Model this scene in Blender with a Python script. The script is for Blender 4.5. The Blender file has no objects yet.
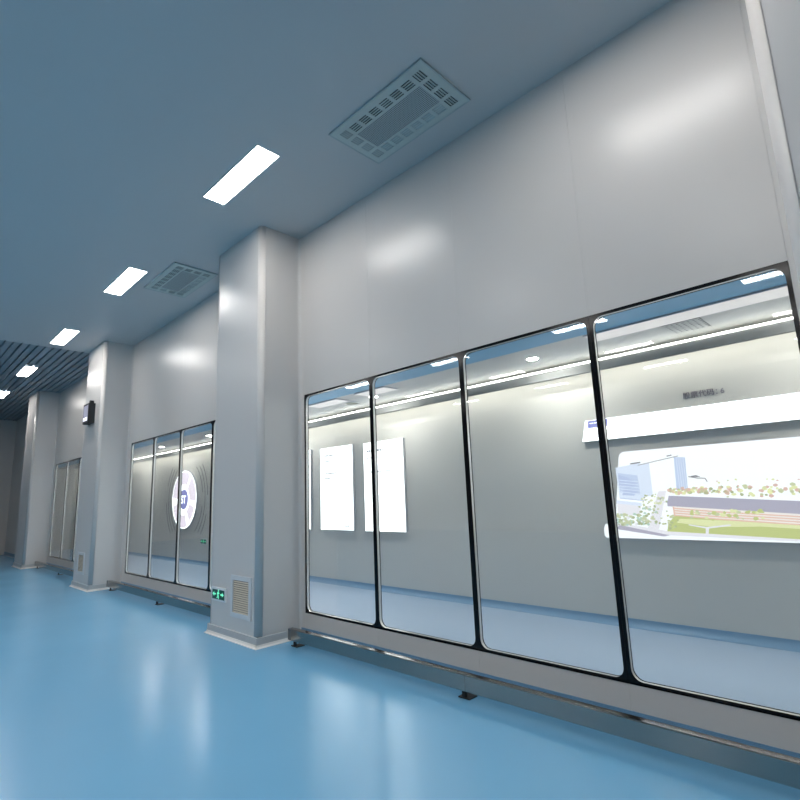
import bpy, math, random
from mathutils import Vector, Matrix
random.seed(7)
sc = bpy.context.scene
col = sc.collection
PI = math.pi
H = 4.8            # clean room ceiling height

# ------------------------------------------------------------------ materials
def mat(name, base=(.5,.5,.5), rough=.5, metal=0., spec=.5, emis=None, estr=0., coat=0., coat_rough=.1):
    m = bpy.data.materials.new(name); m.use_nodes = True
    b = m.node_tree.nodes['Principled BSDF']
    b.inputs['Base Color'].default_value = (*base, 1)
    b.inputs['Roughness'].default_value = rough
    b.inputs['Metallic'].default_value = metal
    b.inputs['Specular IOR Level'].default_value = spec
    b.inputs['Coat Weight'].default_value = coat
    b.inputs['Coat Roughness'].default_value = coat_rough
    if emis:
        b.inputs['Emission Color'].default_value = (*emis, 1)
        b.inputs['Emission Strength'].default_value = estr
    return m
def nodes(m): return m.node_tree.nodes, m.node_tree.links, m.node_tree.nodes['Principled BSDF']
def vary(m, c1, c2, scale, rlo, rhi, stretch=(1,1,1)):
    """slow procedural drift of colour and gloss, in object space"""
    n, l, b = nodes(m)
    tc = n.new('ShaderNodeTexCoord'); mp = n.new('ShaderNodeMapping'); mp.inputs['Scale'].default_value = stretch
    no = n.new('ShaderNodeTexNoise'); no.inputs['Scale'].default_value = scale; no.inputs['Detail'].default_value = 3
    l.new(tc.outputs['Object'], mp.inputs[0]); l.new(mp.outputs[0], no.inputs['Vector'])
    r = n.new('ShaderNodeMapRange'); r.inputs[1].default_value = .3; r.inputs[2].default_value = .7
    r.inputs[3].default_value = rlo; r.inputs[4].default_value = rhi
    l.new(no.outputs['Fac'], r.inputs[0]); l.new(r.outputs[0], b.inputs['Roughness'])
    x = n.new('ShaderNodeMix'); x.data_type = 'RGBA'
    x.inputs[6].default_value = (*c1,1); x.inputs[7].default_value = (*c2,1)
    l.new(no.outputs['Fac'], x.inputs[0]); l.new(x.outputs[2], b.inputs['Base Color'])
    return m

M = {}
M['panel'] = vary(mat('wall_panel_coat', spec=.42), (.595,.567,.543), (.61,.582,.558), .5, .275, .295)
M['column'] = mat('column_coat', (.615,.595,.58), .33, 0, .5)
M['edge'] = mat('aluminium_edge_coat', (.60,.58,.565), .42, 0, .3)
M['ceiling'] = vary(mat('ceiling_paint', spec=.35), (.535,.54,.54), (.545,.55,.55), .6, .42, .46)
M['slat'] = mat('ceiling_slat', (.30,.34,.38), .5)
M['floor'] = vary(mat('blue_epoxy', spec=.5), (.155,.42,.665), (.165,.43,.675), .7, .20, .25)
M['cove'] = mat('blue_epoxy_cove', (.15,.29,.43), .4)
M['white_cove'] = mat('white_skirting', (.78,.77,.74), .3)
M['black'] = mat('black_border', (.003,.0035,.005), .12, 0, .2)
M['liner'] = mat('aluminium_liner', (.88,.86,.83), .25, .35)
M['steel'] = vary(mat('brushed_steel', metal=1.), (.31,.293,.275), (.35,.333,.31), 2, .12, .17, (.4,6,6))
M['steel_end'] = mat('dark_steel_cap', (.22,.23,.24), .35, .9)
M['band'] = mat('skirting_band', (.46,.47,.48), .3)
M['rubber'] = mat('black_rubber', (.012,.014,.016), .6)
M['lamp'] = mat('lamp_diffuser', (.9,.9,.9), .4, emis=(1,.965,.925), estr=27)
M['lampframe'] = mat('lamp_frame', (.75,.76,.77), .35)
M['vent'] = mat('vent_plate', (.47,.54,.52), .45)
M['blade'] = mat('vent_blade', (.40,.47,.48), .5)
M['dark'] = mat('vent_cavity', (.02,.03,.032), .8)
M['grille'] = mat('grille_frame', (.62,.64,.66), .35)
M['beige'] = mat('grille_louvre', (.60,.55,.46), .4)
M['greybox'] = mat('corridor_wall_paint', (.66,.645,.62), .45)
M['cceil'] = mat('corridor_ceiling_paint', (.62,.61,.60), .5)
M['cblue'] = mat('corridor_blue_ceiling', (.17,.44,.68), .5)
M['cfloor'] = vary(mat('corridor_floor_vinyl', spec=.5), (.42,.52,.68), (.44,.54,.70), .7, .28, .36)
M['ccove'] = mat('corridor_cove', (.20,.34,.52), .35)
M['cornice'] = mat('cornice_paint', (.30,.30,.30), .5)
M['led'] = mat('led_strip', (.9,.9,.9), .4, emis=(1,.98,.92), estr=12)
M['washer'] = mat('wall_washer_strip', (.9,.9,.9), .4, emis=(1,.95,.85), estr=14.5)
M['down'] = mat('downlight_lens', (.9,.9,.9), .4, emis=(1,.97,.92), estr=360)
M['dring'] = mat('downlight_ring', (.7,.7,.7), .3)
M['lightbox'] = mat('lightbox_face', (.9,.9,.9), .3, emis=(.97,.98,1.0), estr=1.9)
M['boxside'] = mat('lightbox_edge', (.55,.56,.62), .35, .3)
M['reflectglow'] = mat('painted_reflection', (.5,.46,.46), .4, emis=(1,.93,.93), estr=.42)  # even pinkish glow put in for a reflection in the window glass
M['inkfaint'] = mat('faint_print', (.1,.1,.12), .5, emis=(.66,.66,.74), estr=.48)
M['inkblue'] = mat('blue_print', (.1,.1,.2), .4, emis=(.28,.29,.68), estr=.8)
M['inkpink'] = mat('pink_print', (.2,.2,.2), .4, emis=(.95,.83,.98), estr=1.0)
M['white_print'] = mat('white_print', (.9,.9,.9), .4, emis=(.95,.95,1), estr=1.6)
M['letter'] = mat('letter_plum', (.24,.22,.27), .5)
M['arc'] = mat('arc_grey', (.10,.11,.13), .5)
M['signgreen'] = mat('sign_green', (.003,.05,.035), .35, emis=(.0,.18,.1), estr=.05)
M['signlit'] = mat('sign_lit', (.2,.7,.5), .4, emis=(.16,.78,.44), estr=.75)
M['signframe'] = mat('sign_frame', (.72,.74,.76), .3)
M['screen'] = mat('display_screen', (.3,.3,.36), .2, emis=(.5,.5,.66), estr=.35)
M['screenw'] = mat('display_strip', (.8,.8,.85), .3, emis=(.9,.9,1), estr=.8)
M['speaker'] = mat('speaker_mesh', (.42,.42,.33), .6)

def printed(name, c, s):
    k = .15; c = tuple(x*(1-k)+k*1.0 for x in c)          # print colours mixed towards white
    return mat(name, tuple(x*.25 for x in c), .4, emis=c, estr=s*.78)
M['p_sky'] = printed('print_sky', (.93,.95,1.0), 1.25)
M['p_tower'] = printed('print_tower', (.56,.66,.93), 1.0)
M['p_tower2'] = printed('print_tower_glass', (.74,.81,1.0), 1.08)
M['p_tower3'] = printed('print_tower_deep', (.50,.60,.92), .95)
M['p_road'] = printed('print_road', (.88,.84,.93), 1.05)
M['p_roof'] = printed('print_roof', (.50,.46,.62), .85)
M['p_brick'] = printed('print_brick', (.95,.55,.42), .95)
M['p_brickw'] = printed('print_brick_pale', (.97,.86,.84), 1.05)
M['p_lawn'] = printed('print_lawn', (.66,.72,.20), .85)
M['p_lawn2'] = printed('print_lawn_pale', (.85,.86,.42), 1.0)
M['p_tree'] = printed('print_tree', (.48,.55,.26), .8)
M['p_tree2'] = printed('print_tree_pale', (.70,.74,.42), .85)
M['p_tree3'] = printed('print_tree_teal', (.50,.72,.60), .9)
M['p_red'] = printed('print_red', (.85,.52,.44), .9)
M['p_line'] = printed('print_line', (.32,.32,.38), .5)

# perforated sheet of the ceiling vents: small dark holes
def perf(name, base, hole, pitch):
    m = mat(name, base, .5); n, l, b = nodes(m)
    tc = n.new('ShaderNodeTexCoord'); mp = n.new('ShaderNodeMapping')
    mp.inputs['Scale'].default_value = (1/pitch,1/pitch,0)
    vo = n.new('ShaderNodeVectorMath'); vo.operation = 'FRACTION'
    su = n.new('ShaderNodeVectorMath'); su.operation = 'SUBTRACT'; su.inputs[1].default_value = (.5,.5,0)
    ln = n.new('ShaderNodeVectorMath'); ln.operation = 'LENGTH'
    lt = n.new('ShaderNodeMath'); lt.operation = 'LESS_THAN'; lt.inputs[1].default_value = .3
    x = n.new('ShaderNodeMix'); x.data_type = 'RGBA'
    x.inputs[6].default_value = (*base,1); x.inputs[7].default_value = (*hole,1)
    l.new(tc.outputs['Object'], mp.inputs[0]); l.new(mp.outputs[0], vo.inputs[0]); l.new(vo.outputs[0], su.inputs[0])
    l.new(su.outputs[0], ln.inputs[0]); l.new(ln.outputs['Value'], lt.inputs[0]); l.new(lt.outputs[0], x.inputs[0])
    l.new(x.outputs[2], b.inputs['Base Color']); return m
M['perf'] = perf('vent_perforated', (.36,.42,.43), (.10,.13,.14), .016)

# window glass: clear, with a Fresnel reflection off the front of each face
def glass():
    m = bpy.data.materials.new('clear_glass'); m.use_nodes = True
    nt = m.node_tree; n = nt.nodes; l = nt.links; n.clear()
    out = n.new('ShaderNodeOutputMaterial'); tr = n.new('ShaderNodeBsdfTransparent'); tr.inputs[0].default_value = (.955,.968,.962,1)
    gl = n.new('ShaderNodeBsdfGlossy'); gl.inputs['Roughness'].default_value = .015
    fr = n.new('ShaderNodeFresnel'); fr.inputs[0].default_value = 1.5
    ge = n.new('ShaderNodeNewGeometry'); inv = n.new('ShaderNodeMath'); inv.operation = 'SUBTRACT'; inv.inputs[0].default_value = 1
    mu = n.new('ShaderNodeMath'); mu.operation = 'MULTIPLY'; mix = n.new('ShaderNodeMixShader')
    l.new(ge.outputs['Backfacing'], inv.inputs[1]); l.new(inv.outputs[0], mu.inputs[0]); l.new(fr.outputs[0], mu.inputs[1])
    l.new(mu.outputs[0], mix.inputs[0]); l.new(tr.outputs[0], mix.inputs[1]); l.new(gl.outputs[0], mix.inputs[2])
    l.new(mix.outputs[0], out.inputs[0]); return m
M['glass'] = glass()

# ------------------------------------------------------------------ mesh helpers
class MB:
    def __init__(s): s.v = []; s.f = []; s.mi = []; s.mats = []; s.sm = []
    def m(s, name):
        if name not in s.mats: s.mats.append(name)
        return s.mats.index(name)
    def quad(s, pts, name, smooth=False):
        b = len(s.v); s.v += [tuple(p) for p in pts]; s.f.append(tuple(range(b, b+len(pts)))); s.mi.append(s.m(name)); s.sm.append(smooth)
    def box(s, x0, x1, y0, y1, z0, z1, name):
        b = len(s.v); i = s.m(name)
        s.v += [(x0,y0,z0),(x1,y0,z0),(x1,y1,z0),(x0,y1,z0),(x0,y0,z1),(x1,y0,z1),(x1,y1,z1),(x0,y1,z1)]
        for f in ((0,3,2,1),(4,5,6,7),(0,1,5,4),(1,2,6,5),(2,3,7,6),(3,0,4,7)):
            s.f.append(tuple(b+k for k in f)); s.mi.append(i); s.sm.append(False)
    def prism(s, poly, axis, a, b_, name, smooth=False, caps=True):
        """extrude a 2-D polygon along axis ('x': poly is (y,z); 'y': (x,z); 'z': (x,y))"""
        def P(p, t):
            if axis == 'x': return (t, p[0], p[1])
            if axis == 'y': return (p[0], t, p[1])
            return (p[0], p[1], t)
        area = sum(p[0]*q[1]-q[0]*p[1] for p, q in zip(poly, poly[1:]+poly[:1]))
        if (area < 0) != (axis == 'y'): poly = poly[::-1]
        n = len(poly); b = len(s.v); i = s.m(name)
        s.v += [P(p, a) for p in poly] + [P(p, b_) for p in poly]
        for k in range(n):
            k2 = (k+1) % n
            f = (b+k, b+k2, b+n+k2, b+n+k)
            s.f.append(f if b_ > a else f[::-1]); s.mi.append(i); s.sm.append(smooth)
        if caps:
            c0 = tuple(b+k for k in range(n))[::-1]; c1 = tuple(b+n+k for k in range(n))
            for f in (c0, c1):
                s.f.append(f if b_ > a else f[::-1]); s.mi.append(i); s.sm.append(False)
    def ring(s, inner, outer, axis_y0, axis_y1, name):
        """closed ring in the xz plane between two matching loops, thickness along y"""
        n = len(inner); b = len(s.v); i = s.m(name)
        for lp in (inner, outer):
            for y in (axis_y0, axis_y1): s.v += [(p[0], y, p[1]) for p in lp]
        I0, I1, O0, O1 = b, b+n, b+2*n, b+3*n
        for k in range(n):
            q = (k+1) % n
            for f in ((I0+k,I0+q,O0+q,O0+k), (I1+q,I1+k,O1+k,O1+q), (I0+q,I0+k,I1+k,I1+q), (O0+k,O0+q,O1+q,O1+k)):
                s.f.append(f); s.mi.append(i); s.sm.append(False)
    def build(s, name, parent=None, loc=None):
        me = bpy.data.meshes.new(name); me.from_pydata(s.v, [], s.f)
        for k in s.mats: me.materials.append(M[k])
        me.polygons.foreach_set('material_index', s.mi); me.polygons.foreach_set('use_smooth', s.sm)
        me.update()
        o = bpy.data.objects.new(name, me); col.objects.link(o)
        if parent: o.parent = parent
        if loc: o.location = loc
        return o
def fix_normals(o):
    import bmesh
    bm = bmesh.new(); bm.from_mesh(o.data); bmesh.ops.recalc_face_normals(bm, faces=bm.faces); bm.to_mesh(o.data); bm.free(); return o
def tag(o, label, cat, group=None):
    o['label'] = label; o['category'] = cat
    if group: o['group'] = group
    return o
def thing(name, loc, label, cat, group=None, rotz=0):
    o = bpy.data.objects.new(name, None); o.empty_display_size = .1; col.objects.link(o)
    o.location = loc; o.rotation_euler = (0,0,rotz)
    return tag(o, label, cat, group)
def structure(o): o['kind'] = 'structure'; return o
def copy_tree(o, loc, label, group=None):
    c = o.copy(); col.objects.link(c); c.location = loc; c['label'] = label
    if group: c['group'] = group
    for ch in list(o.children):
        d = ch.copy(); col.objects.link(d); d.parent = c
        for g in list(ch.children):
            e = g.copy(); col.objects.link(e); e.parent = d
    return c
def sempty(name, loc):
    o = bpy.data.objects.new(name, None); o.empty_display_size = .1; col.objects.link(o); o.location = loc; return structure(o)
def text_mesh(name, body, size, matname, parent, loc, rot=(PI/2,0,0), depth=.003, offset=0.):
    cu = bpy.data.curves.new(name, 'FONT'); cu.body = body; cu.size = size; cu.extrude = depth; cu.offset = offset
    cu.align_x = 'LEFT'
    t = bpy.data.objects.new(name+'_source', cu); col.objects.link(t)
    bpy.context.view_layer.update()
    me = bpy.data.meshes.new_from_object(t.evaluated_get(bpy.context.evaluated_depsgraph_get()))
    me.name = name; bpy.data.objects.remove(t); bpy.data.curves.remove(cu)
    me.materials.clear(); me.materials.append(M[matname])
    o = bpy.data.objects.new(name, me); col.objects.link(o)
    if parent: o.parent = parent
    o.location = loc; o.rotation_euler = rot
    return o

# ------------------------------------------------------------------ layout
XL, XR, YB = -17.0, 9.5, -14.0            # clean room: far end, near end, side behind the viewer
WB, WT = .269, 2.744                      # window band
TH = .038                                  # window wall thickness
CW, CD = 1.123, .545                      # column width and depth
COLS = [.124, -5.865, -11.853, 6.16]      # left x of each column
BANKS = [(1.342, 1.186), (-4.555, 1.168), (-10.545, 1.168)]
SLAT_X = -5.87

# floor
b = MB(); b.box(XL-.1, XR+.1, YB-.1, 0.0, -.1, 0, 'floor'); structure(b.build('floor'))
# ceiling: painted deck, slatted strip at the far end
b = MB(); b.box(SLAT_X, XR+.1, YB-.1, .05, H, H+.1, 'ceiling'); structure(b.build('ceiling'))
b = MB(); b.box(XL-.1, SLAT_X, YB-.1, .05, H+.05, H+.1, 'slat')
y = YB
while y < -.02:
    b.box(XL, SLAT_X, y, y+.10, H, H+.05, 'slat'); y += .135
structure(b.build('ceiling'))
# window wall: panel by panel, with a fine joint between the panels
b = MB(); J = .0008
b.box(XL, XR, .006, TH-.006, 0, WB-.001, 'panel'); b.box(XL, XR, .006, TH-.006, WT+.001, H, 'panel')
cuts = [XL]
for x0, p in sorted(BANKS): cuts += [x0+p*k for k in range(5)]
cuts.append(XR)
for a, c in zip(cuts, cuts[1:]):
    inbank = any(x0-.001 <= a and c <= x0+4*p+.001 for x0, p in BANKS)
    if inbank:
        b.box(a+J, c-J, 0, TH, 0, WB, 'panel'); b.box(a+J, c-J, 0, TH, WT, H, 'panel')
    else:
        b.box(a+J, c-J, 0, TH, 0, H, 'panel')
structure(b.build('wall_right'))
b = MB(); b.box(XL-.1, XR+.1, YB-.1, YB, 0, H, 'panel'); structure(b.build('wall_left'))
b = MB(); b.box(XL-.1, XL, YB, .05, 0, H, 'panel'); structure(b.build('wall_far'))
b = MB(); b.box(XR, XR+.1, YB, .05, 0, H, 'panel'); structure(b.build('wall_near'))

# blue cove skirting turned up the window wall
def cove_profile(r, h, s=-1, y0=0., lip=0.):
    pts = [(y0, 0.), (y0, h), (y0+s*.006, h), (y0+s*.006, r)]
    for k in range(1, 9):
        t = PI/2*k/8; pts.append((y0+s*(.006+r*(1-math.cos(t))), r*(1-math.sin(t))+.002))
    if lip: pts.append((y0+s*(.006+r+lip), .002))
    pts.append((pts[-1][0], 0.))
    return pts
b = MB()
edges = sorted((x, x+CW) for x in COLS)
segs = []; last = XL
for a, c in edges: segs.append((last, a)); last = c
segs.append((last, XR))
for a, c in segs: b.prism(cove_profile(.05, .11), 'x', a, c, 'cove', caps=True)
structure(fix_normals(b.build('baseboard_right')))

# ------------------------------------------------------------------ columns
def column(x0):
    r = sempty('wall_column', (x0, 0, 0)); R = .065
    w, d = CW, CD
    # body with chamfer hidden by the rounded corner strips
    b = MB(); b.prism([(0,0),(w,0),(w,-d+R),(w-R,-d),(R,-d),(0,-d+R)], 'z', 0, H, 'column'); fix_normals(b.build('column_shell', r))
    for side in (0, 1):                                     # rounded aluminium corner strips
        b = MB(); arc = []
        cx = R if side == 0 else w-R; cy = -d+R
        for k in range(13):
            t = (PI + PI/2*k/12) if side == 0 else (1.5*PI + PI/2*k/12)
            arc.append((cx+(R+.003)*math.cos(t), cy+(R+.003)*math.sin(t)))
        inner = [(cx+(R-.012)*math.cos(t), cy+(R-.012)*math.sin(t)) for t in ([PI, 1.25*PI, 1.5*PI] if side == 0 else [1.5*PI, 1.75*PI, 2*PI])]
        b.prism(arc+inner[::-1], 'z', .0, H, 'edge', smooth=False)
        o = fix_normals(b.build('corner_strip', r))
        for p in o.data.polygons: p.use_smooth = len(p.vertices) == 4 and p.area > .02
        # concave strip where the column meets the wall
        b = MB(); q = .04; s = -1 if side == 0 else 1; xx = 0 if side == 0 else w
        poly = [(xx, 0)]
        for k in range(9):
            t = PI/2*k/8
            poly.append((xx+s*q*(1-math.sin(t)), -q*(1-math.cos(t))))
        b.prism(poly, 'z', 0, H, 'edge')
        for_ = fix_normals(b.build('junction_strip', r))
    # white skirting cove running round the three faces, mitred at the corners
    b = MB(); prof = [(0,.105),(.008,.10),(.012,.034),(.014,.030),(.018,.018),(.025,.009),(.036,.006),(.038,0)]   # (out, z)
    path = lambda o: [(-o, 0.), (-o, -d-o), (w+o, -d-o), (w+o, 0.)]
    n = len(prof)
    for (o1, z1), (o2, z2) in zip(prof, prof[1:]):
        A, B = path(o1), path(o2)
        for k in range(3):
            b.quad([(*A[k], z1), (*A[k+1], z1), (*B[k+1], z2), (*B[k], z2)], 'white_cove' if max(o1,o2) > .0125 else 'band')
    fix_normals(b.build('skirting_cove', r))
    return r
for x in COLS: column(x)

# ------------------------------------------------------------------ windows
def rounded(x0, x1, z0, z1, rad, bord, n=8):
    inner, outer = [], []
    for cx, cz, t0 in ((x1-rad, z1-rad, 0), (x0+rad, z1-rad, PI/2), (x0+rad, z0+rad, PI), (x1-rad, z0+rad, 1.5*PI)):
        for k in range(n+1):
            t = t0+PI/2*k/n; c, s_ = math.cos(t), math.sin(t)
            inner.append((cx+rad*c, cz+rad*s_)); m = max(abs(c), abs(s_))
            outer.append((cx+(rad+bord)*c/m, cz+(rad+bord)*s_/m))
    return inner, outer
proto = {}
def window(x, w, n):
    r = sempty('window_%d' % n, (x, 0, WB)); h = WT-WB
    if w not in proto:
        bd, rad = .0235, .070
        inn, out = rounded(bd, w-bd, bd, h-bd, rad, bd-.001)
        me = []
        for nm, y0, y1 in (('front_border', -.003, .003), ('rear_border', TH-.003, TH+.003)):
            b = MB(); b.ring(inn, out, y0, y1, 'black'); me.append(fix_normals(b.build(nm, r)))
        i2, o2 = rounded(bd-.004, w-bd+.004, bd-.004, h-bd+.004, rad+.004, .0)
        # aluminium spacer: the same rounded outline, a thin tube through the wall
        i3 = rounded(bd-.003, w-bd+.003, bd-.003, h-bd+.003, rad, .0)[0]
        o3 = rounded(bd-.015, w-bd+.015, bd-.015, h-bd+.015, rad, .0)[0]
        b = MB(); b.ring(i3, o3, .0032, TH-.0032, 'liner'); me.append(fix_normals(b.build('spacer', r)))
        for nm, y0, y1 in (('glass_pane', .004, .010), ('glass_pane', TH-.010, TH-.004)):
            b = MB(); b.prism(inn, 'y', y0, y1, 'glass'); me.append(fix_normals(b.build(nm, r)))
        proto[w] = me
    else:
        for o in proto[w]:
            c = o.copy(); col.objects.link(c); c.parent = r
k = 1
for x0, p in BANKS:
    for i in range(4): window(x0+p*i, p, k); k += 1

# ------------------------------------------------------------------ ceiling lights
def make_light(loc, label, group):
    t = thing('ceiling_light', loc, label, 'ceiling light', group)
    b = MB(); L, W = 1.15, .255; f = .012
    for a in ((0,L,0,f),(0,L,W-f,W),(0,f,f,W-f),(L-f,L,f,W-f)): b.box(*a, -.006, 0, 'lampframe')
    b.build('frame', t)
    b = MB(); b.box(f, L-f, f, W-f, -.004, 0, 'lamp'); b.build('diffuser', t)
    return t
LX = [1.365+3.45*i for i in range(-4, 3)]
LX = [x for x in LX if x < XR-1.3]
LY = [-1.335-2.57*j for j in range(5)]
lab = {}
lab[(4,0)] = 'large bright rectangular light panel in the ceiling nearest the near column'
lab[(3,0)] = 'smaller-looking bright rectangular light panel in the ceiling beside the far vent'
lab[(2,0)] = 'bright ceiling light panel beside the top of the far column, just before the slats'
OUT = 'bright rectangular ceiling light panel outside the view, seen only as glare in walls and glass'
lab[(1,0)] = 'small bright ceiling light panel among the slats beyond the far column'
lab[(0,0)] = 'smallest and farthest bright ceiling light panel among the slats'
src = None
for j, yy in enumerate(LY):
    for i, xx in enumerate(LX):
        if xx < SLAT_X-1.2 and j > 0: continue
        l = lab.get((i,j), OUT)
        if src is None: src = make_light((xx, yy, H), l, 'light panels in the clean room ceiling')
        else: copy_tree(src, (xx, yy, H), l)

# ------------------------------------------------------------------ ceiling vents
def make_vent(loc, label):
    t = thing('ceiling_vent', loc, label, 'ceiling vent', 'air diffusers in the ceiling')
    W, D = 1.125, .60; nx, ny = 8, 4; mx = .04
    gx, gy = (W-2*mx)/nx, (D-2*mx)/ny; s = .72; ns = 4
    holes = []                                            # (x0,x1,y0,y1,dir)
    for i in range(nx):
        for j in range(ny):
            if 0 < i < nx-1 and 0 < j < ny-1: continue
            cx, cy = mx+gx*(i+.5), mx+gy*(j+.5); wx, wy = gx*s/2, gy*s/2
            if i in (0, nx-1):
                for q in range(ns):
                    a = cx-wx+2*wx*(q+.18)/ns; holes.append((a, a+2*wx*.64/ns, cy-wy, cy+wy, '-x' if i == 0 else '+x'))
            else:
                for q in range(ns):
                    a = cy-wy+2*wy*(q+.18)/ns; holes.append((cx-wx, cx+wx, a, a+2*wy*.64/ns, '-y' if j == 0 else '+y'))
    # face plate: every cell of the cut grid that is not a slot
    px0, px1, py0, py1 = mx+gx*1.02, W-mx-gx*1.02, mx+gy*1.02, D-mx-gy*1.02
    rects = [(h[0],h[1],h[2],h[3]) for h in holes]+[(px0,px1,py0,py1)]
    xs = sorted(set([0,W]+[round(v,5) for r_ in rects for v in r_[:2]])); ys = sorted(set([0,D]+[round(v,5) for r_ in rects for v in r_[2:]]))
    b = MB()
    for ya, yb in zip(ys, ys[1:]):
        run = None
        for xa, xb in list(zip(xs, xs[1:]))+[(W, W+1)]:
            cx, cy = (xa+xb)/2, (ya+yb)/2
            solid = xa < W and not any(r_[0]-1e-6 < cx < r_[1]+1e-6 and r_[2]-1e-6 < cy < r_[3]+1e-6 for r_ in rects)
            if solid and run is None: run = xa
            if not solid and run is not None: b.box(run, xa, ya, yb, -.016, -.012, 'vent'); run = None
    # raised rim
    for a in ((-.012,W+.012,-.012,0),(-.012,W+.012,D,D+.012),(-.012,0,0,D),(W,W+.012,0,D)): b.box(*a, -.018, 0, 'blade')
    b.build('face_plate', t)
    b = MB(); b.box(0, W, 0, D, -.001, 0, 'dark'); b.build('cavity', t)
    b = MB(); b.box(px0, px1, py0, py1, -.014, -.010, 'perf'); b.build('perforated_panel', t)
    b = MB()
    for x0, x1, y0, y1, d in holes:
        z0, z1 = -.0125, -.003; e = .0014; dz = .0
        if d == '+y':   q = [(x0,y1,z0),(x1,y1,z0),(x1,y0,z1),(x0,y0,z1)]
        elif d == '-y': q = [(x0,y0,z0),(x1,y0,z0),(x1,y1,z1),(x0,y1,z1)]
        elif d == '+x': q = [(x1,y0,z0),(x1,y1,z0),(x0,y1,z1),(x0,y0,z1)]
        else:           q = [(x0,y0,z0),(x0,y1,z0),(x1,y1,z1),(x1,y0,z1)]
        n0 = len(b.v); b.v += q+[(p[0],p[1],p[2]+e) for p in q]; mi = b.m('blade')
        for f in ((0,1,2,3),(7,6,5,4),(0,4,5,1),(1,5,6,2),(2,6,7,3),(3,7,4,0)):
            b.f.append(tuple(n0+k for k in f)); b.mi.append(mi); b.sm.append(False)
    fix_normals(b.build('louvre_blades', t))
    return t
v = make_vent((3.085, -.915, H), 'large slotted square-hole air vent in the ceiling at the top of the photo')
copy_tree(v, (-1.52, -.915, H), 'small-looking slotted air vent in the ceiling between far light and near column')

# ------------------------------------------------------------------ bumper rails
def make_rail(x0, length, feet, joints, label):
    t = thing('bumper_rail', (x0, 0, 0), label, 'guard rail', 'steel guard rails along the window wall')
    y0, y1, z0, z1 = -.305, -.240, .066, .184
    js = [0]+joints+[length]
    for a, c in zip(js, js[1:]):
        b = MB(); r = .006
        b.prism([(y0,z0+r),(y0+r,z0),(y1-r,z0),(y1,z0+r),(y1,z1-r),(y1-r,z1),(y0+r,z1),(y0,z1-r)], 'x', a+.0015, c-.0015, 'steel')
        fix_normals(b.build('rail_section', t))
    b = MB(); b.box(-.06, 0, y0+.004, y1-.004, z0+.004, z1-.004, 'steel_end'); b.build('end_cap', t)
    b = MB(); b.box(length, length+.03, y0+.004, y1-.004, z0+.004, z1-.004, 'steel_end'); b.build('end_cap', t)
    for fx in feet:
        b = MB(); b.box(fx-.05, fx+.055, -.268, -.168, 0, .008, 'rubber'); b.box(fx-.016, fx+.016, -.262, -.243, .008, .0665, 'rubber')
        b.build('foot', t)
    return t
make_rail(1.51, 4.55, [.0, 2.24, 4.48], [2.29], 'long brushed steel guard rail on the floor under the near windows')
make_rail(-4.50, 4.55, [.02, 2.25, 4.48], [2.29], 'shorter-looking steel guard rail under the far windows between both columns')
make_rail(-10.49, 4.55, [.02, 2.25, 4.48], [2.29], 'steel guard rail beyond the far column at the left edge')

# ------------------------------------------------------------------ things on the columns
def exit_sign(loc, w, h, label, rotz=0):
    t = thing('exit_sign', loc, label, 'exit sign', None, rotz)
    f = .02*w/.35
    b = MB(); b.box(0, w, -.02, 0, 0, h, 'signframe'); b.build('housing', t)
    b = MB(); b.box(f*1.2, w-f*1.2, -.0225, -.0195, f, h-f*1.2, 'signgreen'); b.build('sign_face', t)
    y0, y1 = -.0245, -.0222
    cx, cz, u = w/2, h/2, h/2
    for s in (-1, 1):
        b = MB(); b.prism([(cx+s*w*.40, cz+u*.02), (cx+s*w*.40-s*w*.12, cz+u*.34), (cx+s*w*.40-s*w*.12, cz+u*.12), (cx+s*w*.17, cz+u*.12), (cx+s*w*.17, cz-u*.1), (cx+s*w*.40-s*w*.12, cz-u*.1), (cx+s*w*.40-s*w*.12, cz-u*.32)], 'y', y0, y1, 'signlit')
        fix_normals(b.build('arrow', t))
    b = MB()                                              # running figure: head, body, limbs
    hd = [(cx+u*.10+u*.15*math.cos(a*PI/6), cz+u*.55+u*.15*math.sin(a*PI/6)) for a in range(12)]
    b.prism(hd, 'y', y0, y1, 'signlit')
    def limb(pts, r):
        for (xa, za), (xb, zb) in zip(pts, pts[1:]):
            dx, dz = xb-xa, zb-za; L = math.hypot(dx, dz) or 1; nx_, nz_ = -dz/L*r, dx/L*r
            b.prism([(xa+nx_,za+nz_),(xb+nx_,zb+nz_),(xb-nx_,zb-nz_),(xa-nx_,za-nz_)], 'y', y0, y1, 'signlit')
    P = lambda a, c: (cx+u*a, cz+u*c)
    limb([P(.02,.36), P(-.05,-.1)], u*.13); limb([P(-.02,.32), P(-.30,.18), P(-.30,-.02)], u*.06); limb([P(.06,.32), P(.28,.12), P(.42,.22)], u*.06)
    limb([P(-.02,-.1), P(.2,-.3), P(.12,-.68)], u*.075); limb([P(-.08,-.1), P(-.18,-.42), P(-.45,-.52)], u*.075)
    fix_normals(b.build('running_figure', t))
    return t
exit_sign((.225, -CD, .385), .345, .15, 'small green running-man exit sign low on the near column')
exit_sign((-6.80, 2.5, .50), .36, .145, 'small green exit sign behind the far windows, low on the corridor wall')

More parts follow.
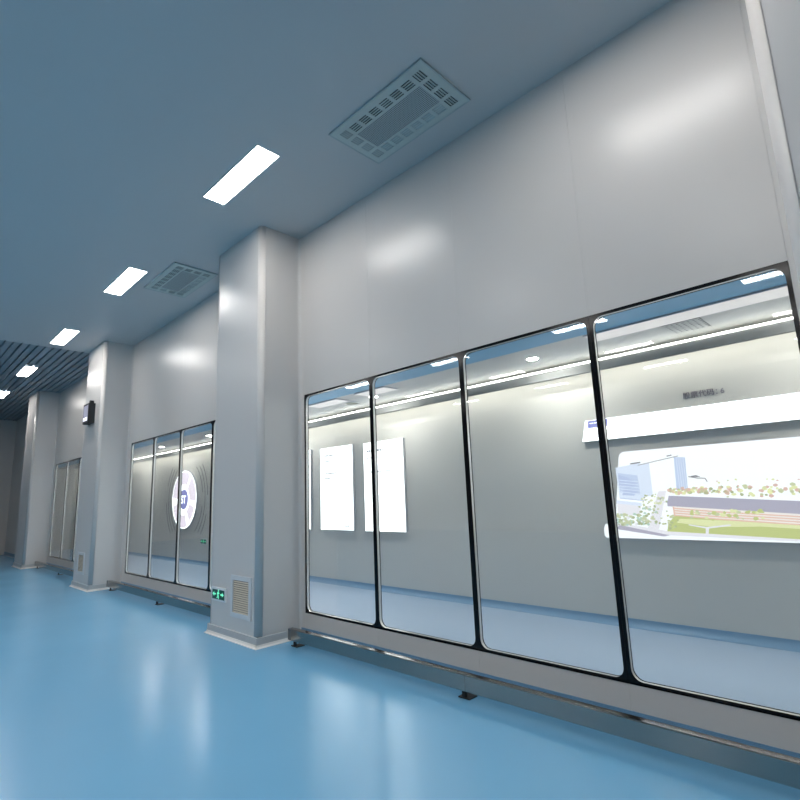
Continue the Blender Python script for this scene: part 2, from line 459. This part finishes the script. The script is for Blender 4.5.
def grille(loc, w, h, nl, label):
    t = thing('air_grille', loc, label, 'air grille', 'return air grilles on the columns')
    f = .05
    b = MB()
    inn = [(f,f),(w-f,f),(w-f,h-f),(f,h-f)]; out = [(0,0),(w,0),(w,h),(0,h)]
    b.ring(inn, out, -.016, 0, 'grille')
    fix_normals(b.build('frame', t))
    b = MB(); b.box(f, w-f, -.002, 0, f, h-f, 'dark'); b.build('cavity', t)
    b = MB(); p = (h-2*f)/nl
    for k in range(nl):
        z = f+p*k
        b.prism([(-.013, z), (-.003, z+p*.62), (-.0015, z+p*.62), (-.0115, z-.001)], 'x', f, w-f, 'beige')
    fix_normals(b.build('louvre_blades', t))
    return t
grille((.68, -CD, .255), .45, .445, 15, 'square white louvred air grille at the foot of the near column')
grille((-5.56, -CD, .27), .45, .40, 13, 'white louvred air grille at the foot of the far column')

# small black wall display high on the far column
t = thing('wall_display', (-5.46, -CD, 3.18), 'small black boxed display mounted high on the far column', 'display')
b = MB(); b.box(0, .36, -.12, 0, 0, .40, 'rubber'); b.build('case', t)
b = MB(); b.box(.04, .32, -.124, -.1195, .05, .36, 'screen'); b.box(.04, .32, -.126, -.1235, .05, .12, 'screenw'); b.build('screen', t)
b = MB(); b.box(.30, .36, -.10, -.03, .3995, .45, 'rubber'); b.build('bracket_knob', t)

# ------------------------------------------------------------------ corridor behind the glass
CY, CZ = 2.5, 3.04                        # corridor back wall and bulkhead height
b = MB(); b.box(XL, XR, TH, CY+.1, -.1, 0, 'cfloor'); structure(b.build('floor'))
b = MB(); b.box(XL-.1, XR+.1, CY, CY+.1, 0, 3.5, 'greybox'); structure(b.build('wall_corridor'))
for x, nm in ((XL-.1, 'wall_corridor_far'), (XR, 'wall_corridor_near')):
    b = MB(); b.box(x, x+.1, TH, CY, 0, 3.5, 'greybox'); structure(b.build(nm))
b = MB(); b.prism(cove_profile(.07, .085, s=-1, y0=CY), 'x', XL, XR, 'ccove'); structure(fix_normals(b.build('baseboard_corridor')))
b = MB(); FY = 1.38; BZ = CZ
b.box(XL, XR, TH, FY, BZ, BZ+.2, 'cblue'); structure(b.build('ceiling_corridor'))
b = MB(); b.box(XL, XR, FY, CY, CZ, CZ+.2, 'cceil')
structure(b.build('ceiling_corridor'))
LY0, LZ = CY-.28, 2.960                   # light line and cornice lip
b = MB(); b.prism([(LY0+.02,2.842),(LY0,2.849),(LY0,LZ),(CY,LZ),(CY,2.945),(LY0+.02,2.945)], 'x', XL, XR, 'cornice'); structure(fix_normals(b.build('trim_1')))
t = thing('linear_light', (XL, LY0, LZ), 'thin white line of light running along the corridor cornice behind glass', 'strip light')
b = MB(); b.box(.02, XR-XL-.02, -.010, .0, -.001, .015, 'led'); b.build('light_strip', t)
b = MB(); b.box(.02, XR-XL-.02, .045, .085, -.048, -.036, 'washer'); b.build('wall_washer_strip', t)

# downlights in the bulkhead
def downlight(x, y, label):
    t = thing('downlight', (x, y, CZ), label, 'downlight', 'round downlights in the corridor ceiling')
    n = 20; c = [(math.cos(2*PI*k/n), math.sin(2*PI*k/n)) for k in range(n)]
    b = MB()
    for k in range(n):
        p, q = c[k], c[(k+1) % n]
        b.quad([(p[0]*.085,p[1]*.085,-.001),(q[0]*.085,q[1]*.085,-.001),(q[0]*.085,q[1]*.085,-.006),(p[0]*.085,p[1]*.085,-.006)], 'dring')
        b.quad([(p[0]*.085,p[1]*.085,-.006),(q[0]*.085,q[1]*.085,-.006),(q[0]*.062,q[1]*.062,-.004),(p[0]*.062,p[1]*.062,-.004)], 'dring')
    fix_normals(b.build('ring', t))
    b = MB(); b.prism([(p[0]*.062, p[1]*.062) for p in c], 'z', -.004, -.0005, 'down'); fix_normals(b.build('lens', t))
    return t
d0 = downlight(3.40, 1.80, 'small round downlight seen through the third pane of the near windows')
for x, l in ((.60, 'small round downlight seen across the first joint of the near windows'), (-2.20, 'round downlight in the corridor ceiling hidden behind the near column'),
             (-5.0, 'small round downlight behind the rightmost of the far panes'), (6.2, 'round downlight in the corridor past the right edge of view'),
             (-7.8, 'small round downlight over the lit disc behind far windows'), (-10.6, 'round downlight far down the corridor behind far panes')):
    copy_tree(d0, (x, 1.80, CZ), l)
# flush speaker disc in the first pane
t = thing('ceiling_speaker', (.02, 1.86, CZ), 'olive round speaker disc in corridor ceiling behind the first near pane', 'speaker')
b = MB(); b.prism([(.10*math.cos(PI*k/12), .10*math.sin(PI*k/12)) for k in range(24)], 'z', -.012, 0, 'speaker'); fix_normals(b.build('mesh_disc', t))
b = MB(); n = 24
for k in range(n):
    a, c = 2*PI*k/n, 2*PI*(k+1)/n
    P = lambda r, z, q: (r*math.cos(q), r*math.sin(q), z)
    b.quad([P(.10,-.014,a), P(.10,-.014,c), P(.115,0,c), P(.115,0,a)], 'dring')
fix_normals(b.build('rim', t))
# perforated vent in the bulkhead, fourth pane
t = thing('corridor_vent', (4.86, 1.72, CZ), 'small perforated vent in corridor ceiling behind the rightmost near pane', 'vent')
b = MB(); W, D = .34, .42
nx, ny = 7, 7; sx, sy = W/nx, D/ny
for i in range(nx): b.box(sx*i, sx*i+sx*.55, 0, D, -.010, -.006, 'cceil')
for j in range(ny): b.box(0, W, sy*j, sy*j+sy*.5, -.0105, -.0055, 'cceil')
b.build('grid', t)
b = MB(); b.box(0, W, 0, D, -.003, 0, 'dark'); b.build('cavity', t)
# glowing panels added in place of pale reflections in the window glass
for x0, x1, l in ((-.61, .19, 'pale pinkish glowing panel added as a glass reflection behind the first near pane'), (.62, 1.27, 'pale pinkish glowing panel added as a glass reflection at top left of second near pane'),
                  (4.22, 6.6, 'long pale pinkish glowing panel added as a glass reflection behind rightmost near pane')):
    t = thing('reflection_panel', (x0, FY+.01, CZ-.003), l, 'reflection panel', 'glowing panels standing in for pale glass reflections')
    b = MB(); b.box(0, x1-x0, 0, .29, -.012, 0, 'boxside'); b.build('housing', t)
    b = MB(); b.box(.01, x1-x0-.01, .01, .28, -.0135, -.0115, 'reflectglow'); b.build('diffuser', t)

# ------------------------------------------------------------------ lightboxes and signs on the corridor wall
def rows(t, x0, z0, specs, y, name):
    for dx, dz, w, h in specs:                            # short words of faint print, a line at a time
        b = MB(); x = x0+dx; end = x+w
        while x < end-.004:
            ww = min(random.uniform(.018, .05), end-x); b.box(x, x+ww, y-.001, y, z0+dz, z0+dz+h, name); x += ww+.008
        b.build('printed_line', t)
def poster(x0, x1, z0, z1, label, text):
    t = thing('lightbox_poster', (x0, CY-.004, z0), label, 'lightbox', 'tall lightbox posters on the corridor wall')
    w, h = x1-x0, z1-z0
    b = MB(); b.box(0, w, -.05, 0, 0, h, 'boxside'); b.build('housing', t)
    b = MB(); b.box(.004, w-.004, -.053, -.0495, .004, h-.004, 'lightbox'); b.build('lit_face', t)
    if text:
        rows(t, .09, h, text, -.0535, 'inkfaint')
    return t
tx = [(0,-.17,.34,.035),(0,-.27,.22,.025),(0,-.50,.40,.028),(0,-.59,.24,.025)]
poster(-2.92, -1.975, .945, 2.47, 'leftmost lightbox poster, a white sliver at the first near pane edge', tx)
poster(-1.655, -.70, .945, 2.455, 'whole tall white lightbox poster in the middle of the first near pane', tx+[(.62,-1.45,.14,.03)])
pc = poster(-.40, .57, .941, 2.437, 'tall white lightbox poster crossed by the joint of first and second near panes', [(0,-.17,.44,.04),(0,-.28,.30,.03),(0,-.52,.62,.022)])
b = MB()
for k in range(10):
    a0, a1 = PI*(.72+.056*k), PI*(.72+.056*(k+1)); cx, cz, r1, r2 = .22, .15, .125, .112
    b.prism([(cx+r1*math.cos(a0), cz+r1*math.sin(a0)), (cx+r1*math.cos(a1), cz+r1*math.sin(a1)), (cx+r2*math.cos(a1), cz+r2*math.sin(a1)), (cx+r2*math.cos(a0), cz+r2*math.sin(a0))], 'y', -.0545, -.0528, 'inkfaint')
fix_normals(b.build('printed_bracket', pc))

# long banner
BX = 3.60
t = thing('lightbox_banner', (BX, CY-.004, 2.06), 'long white lit banner with blue logo block above the campus picture', 'lightbox')
b = MB(); b.prism([(0,0),(3.1,0),(3.1,.255),(.065,.255)], 'y', -.05, 0, 'boxside'); fix_normals(b.build('housing', t))
b = MB(); b.prism([(.006,.004),(3.094,.004),(3.094,.251),(.068,.251)], 'y', -.053, -.0495, 'lightbox'); fix_normals(b.build('lit_face', t))
b = MB(); b.prism([(.085,.158),(.325,.158),(.345,.245),(.098,.245)], 'y', -.055, -.0528, 'inkblue'); fix_normals(b.build('logo_block', t))
b = MB()
for a, c, z, h in ((.12,.165,.208,.009),(.175,.25,.208,.009),(.262,.29,.20,.016)): b.box(a, c, -.056, -.0549, z, z+h, 'white_print')
b.build('logo_lettering', t)
rows(t, .42, 0, [(0,.205,2.5,.010),(0,.170,2.5,.010),(0,.135,2.4,.010),(0,.100,2.5,.010),(0,.065,2.2,.010)], -.0535, 'inkpink')
rows(t, .09, 0, [(0,.105,.20,.012),(0,.075,.22,.012),(0,.045,.18,.012)], -.0535, 'inkpink')

# campus picture
OX, OZ = 3.74, .93
t = thing('lightbox_picture', (OX, CY-.004, OZ), 'bright lightbox picture of a campus with a pale blue tower behind rightmost pane', 'lightbox')
W, Hh = 2.2, .98
def outline(o):
    pts = [(.01+o, .04), (.035, .012+o), (W-o, .012+o), (W-o, Hh-o)]
    for k in range(7):
        a = PI/2+PI/2*k/6; pts.append((.345+.075*math.cos(a)+o*.5, Hh-.08+.08*math.sin(a)-o))
    pts += [(.155+o, .20), (.03+o, .165), (.01+o, .12)]
    return pts
b = MB(); b.prism(outline(0), 'y', -.05, 0, 'boxside'); fix_normals(b.build('housing', t))
b = MB(); LAY = [0]
def art(poly, name):
    LAY[0] += 1; b.prism(poly, 'y', -.0500-LAY[0]*.00006, -.0495, name)
def rect(x0, x1, z0, z1, name): art([(x0,z0),(x1,z0),(x1,z1),(x0,z1)], name)
LAY[0] = 30
b.prism(outline(.005), 'y', -.0515, -.0495, 'p_sky')
# tower block: dark side, glass front, lit right edge, roof line
art([(.235,.46),(.50,.43),(.50,.835),(.225,.80)], 'p_tower2')
art([(.25,.52),(.47,.49),(.46,.70),(.245,.74)], 'p_tower')
art([(.245,.60),(.36,.56),(.45,.60),(.36,.68),(.245,.72)], 'p_tower3')
art([(.27,.49),(.40,.48),(.45,.54),(.30,.57)], 'p_tower3')
art([(.50,.43),(.83,.49),(.955,.52),(.97,.865),(.90,.885),(.50,.815)], 'p_sky')
art([(.50,.46),(.70,.50),(.70,.845),(.50,.812)], 'p_tower2')
art([(.845,.52),(.955,.53),(.968,.862),(.86,.872)], 'p_tower')
for k in range(5): art([(.255,.655-.033*k),(.47,.625-.033*k),(.47,.632-.033*k),(.255,.663-.033*k)], 'p_tower2')
for k in range(4): art([(.875+.022*k,.53),(.881+.022*k,.53),(.885+.022*k,.862),(.879+.022*k,.862)], 'p_tower2')
art([(.50,.46),(.60,.48),(.60,.828),(.50,.812)], 'p_tower2'); art([(.60,.48),(.70,.50),(.70,.845),(.60,.828)], 'p_sky')
art([(.48,.815),(.905,.885),(.905,.878),(.48,.808)], 'p_line')
art([(.40,.825),(.51,.835),(.51,.848),(.40,.84)], 'p_line'); art([(.79,.882),(.84,.889),(.84,.90),(.79,.894)], 'p_line')
art([(.24,.462),(.50,.428),(.50,.420),(.24,.452)], 'p_tower3')
art([(.975,.665),(1.06,.645),(1.13,.640),(1.15,.60),(1.14,.60),(1.125,.632),(1.06,.636),(.975,.656)], 'p_line')
art([(1.0,.665),(1.05,.672),(1.09,.652),(1.0,.654)], 'p_line')
# low building on the left, roads
art([(.20,.28),(.44,.26),(.46,.38),(.20,.42)], 'p_road'); art([(.19,.40),(.47,.365),(.47,.40),(.20,.435)], 'p_tower2')
art([(.16,.14),(.70,.06),(W-.02,.02),(W-.02,.05),(.72,.10),(.16,.19)], 'p_road'); art([(.16,.115),(.66,.045),(.72,.06),(.20,.16)], 'p_roof')
art([(.50,.12),(.62,.12),(.74,.52),(.66,.52)], 'p_road')
# lawn
art([(.70,.10),(W-.02,.035),(W-.02,.24),(.80,.27),(.72,.18)], 'p_lawn'); art([(.80,.19),(1.15,.15),(1.55,.16),(W-.02,.12),(W-.02,.17),(1.5,.205),(1.1,.22),(.84,.23)], 'p_lawn2')
art([(1.06,.06),(1.085,.06),(1.10,.135),(1.30,.165),(1.29,.178),(1.09,.150),(1.07,.150),(.92,.175),(.915,.165),(1.07,.135)], 'p_road')
# brick building: grey roof slab over orange storeys
art([(.735,.40),(.76,.47),(W-.02,.37),(W-.02,.25),(.735,.36)], 'p_roof'); art([(.76,.47),(W-.02,.37),(W-.02,.385),(.77,.482)], 'p_sky')
art([(.78,.36),(W-.02,.25),(W-.02,.15),(.79,.265)], 'p_brickw')
for k in range(4):
    z = .345-.024*k; art([(.785,z),(1.2,z-.040),(W-.02,z-.112),(W-.02,z-.122),(1.2,z-.053),(.787,z-.012)], 'p_brick')
rect(.785, .80, .255, .355, 'p_brick')
def blobs(n, xr, zr, names, r0, r1):
    for k in range(n):
        x, z = random.uniform(*xr), random.uniform(*zr); r = random.uniform(r0, r1); m_ = 7
        LAY[0] = min(LAY[0]+.3, 110)
        ph = random.uniform(0, 1)
        b.prism([(x+r*random.uniform(.7,1.2)*math.cos(2*PI*(k2+ph)/m_), z+r*.8*random.uniform(.7,1.2)*math.sin(2*PI*(k2+ph)/m_)) for k2 in range(m_)], 'y', -.0502-LAY[0]*.00006, -.0495, random.choice(names))
blobs(80, (.18,.52), (.16,.28), ['p_tree','p_tree2','p_tree3','p_tree2','p_road'], .010, .024)
blobs(60, (.44,.64), (.17,.36), ['p_tree','p_tree2','p_tree3','p_road','p_tree2'], .008, .02)
blobs(40, (.47,.72), (.36,.49), ['p_tree2','p_tree2','p_tree','p_road','p_lawn2'], .007, .016)
blobs(12, (.62,.74), (.14,.46), ['p_tree2','p_roof','p_road','p_tree'], .008, .016)
blobs(80, (.76,1.30), (.485,.545), ['p_tree2','p_tree','p_red','p_lawn2','p_red'], .010, .024)
blobs(70, (1.25,2.1), (.44,.55), ['p_tree2','p_tree','p_red','p_lawn2'], .010, .026)
blobs(30, (.95,1.6), (.22,.31), ['p_lawn2','p_tree2','p_lawn'], .012, .03)
blobs(16, (.72,.82), (.13,.27), ['p_tree2','p_tree','p_lawn'], .010, .022)
blobs(8, (1.2,1.9), (.565,.62), ['p_tree2','p_lawn2','p_red'], .008, .016)
o = fix_normals(b.build('lit_picture', t))

# lettering on the wall above the banner
t = thing('wall_lettering', (4.755, CY, 2.405), 'small plum Chinese characters on the corridor wall above the lit banner', 'lettering')
text_mesh('characters', '股票代码：', .076, 'letter', t, (0, -.006, .012), depth=.004)
text_mesh('digit', '6', .078, 'letter', t, (.355, -.006, .012), depth=.004)

# round emblem
EX, EZ = -7.80, 1.64
t = thing('lit_emblem', (EX, CY-.004, EZ-.78), 'large round white lit disc with small indigo logo behind far windows', 'lightbox')
def disc(r, n=48, cx=0, cz=.78): return [(cx+r*math.cos(2*PI*k/n), cz+r*math.sin(2*PI*k/n)) for k in range(n)]
b = MB(); b.prism(disc(.78), 'y', -.05, 0, 'boxside'); fix_normals(b.build('housing', t))
b = MB(); b.prism(disc(.772), 'y', -.053, -.0495, 'lightbox'); fix_normals(b.build('lit_face', t))
b = MB()                                                  # pale tinted sectors and a cross bar
for a0, a1, r1, r2 in ((-.02,.30,.34,.74),(.34,.62,.40,.74),(.70,.98,.36,.74),(1.08,1.30,.36,.72),(1.36,1.6,.42,.74),(1.68,1.9,.36,.70)):
    n = 8
    for k in range(n):
        t0, t1 = PI*(a0+(a1-a0)*k/n), PI*(a0+(a1-a0)*(k+1)/n)
        b.prism([(r1*math.cos(t0),.78+r1*math.sin(t0)),(r2*math.cos(t0),.78+r2*math.sin(t0)),(r2*math.cos(t1),.78+r2*math.sin(t1)),(r1*math.cos(t1),.78+r1*math.sin(t1))], 'y', -.0535, -.0528, 'inkpink')
fix_normals(b.build('tinted_sectors', t))
b = MB(); b.prism(disc(.265), 'y', -.056, -.0528, 'inkblue'); fix_normals(b.build('logo_roundel', t))
text_mesh('logo_letters', 'ST', .29, 'white_print', t, (-.175, -.0575, .78-.10), depth=.0012, offset=.010)
# thin arcs framing the disc
t = thing('wall_arcs', (EX, CY, EZ), 'thin dark curved lines on the wall either side of the lit disc', 'wall decoration')
for side in (0, 1):
    b = MB()
    for r, spans, w in ((1.02, ((-.30,-.06),(.05,.30)), .012), (1.16, ((-.26,.26),), .012), (1.30, ((-.24,-.10),(.02,.24)), .014)):
        for s0, s1 in spans:
            n = 14
            for k in range(n):
                t0, t1 = PI*(s0+(s1-s0)*k/n)+PI*side, PI*(s0+(s1-s0)*(k+1)/n)+PI*side
                b.prism([(r*math.cos(t0), r*math.sin(t0)), ((r+w)*math.cos(t0), (r+w)*math.sin(t0)), ((r+w)*math.cos(t1), (r+w)*math.sin(t1)), (r*math.cos(t1), r*math.sin(t1))], 'y', -.006, 0, 'arc')
    fix_normals(b.build('arc_lines', t))

# ------------------------------------------------------------------ world, camera, view
w = bpy.data.worlds.new('World'); sc.world = w; w.use_nodes = True
w.node_tree.nodes['Background'].inputs[0].default_value = (.02,.02,.02,1)
cam = bpy.data.cameras.new('Camera'); co = bpy.data.objects.new('Camera', cam); col.objects.link(co)
co.location = (6.42880915, -3.5513488, 1.51082373)
co.rotation_euler = (1.7537038, .03897021, .78296127)
cam.sensor_width = 36; cam.sensor_fit = 'HORIZONTAL'; cam.lens = 517.70*36/800
cam.clip_end = 100; cam.clip_start = .05
sc.camera = co
sc.view_settings.view_transform = 'Standard'; sc.view_settings.look = 'None'
sc.view_settings.gamma = 1; sc.view_settings.use_curve_mapping = False
sc.view_settings.exposure = 0.33
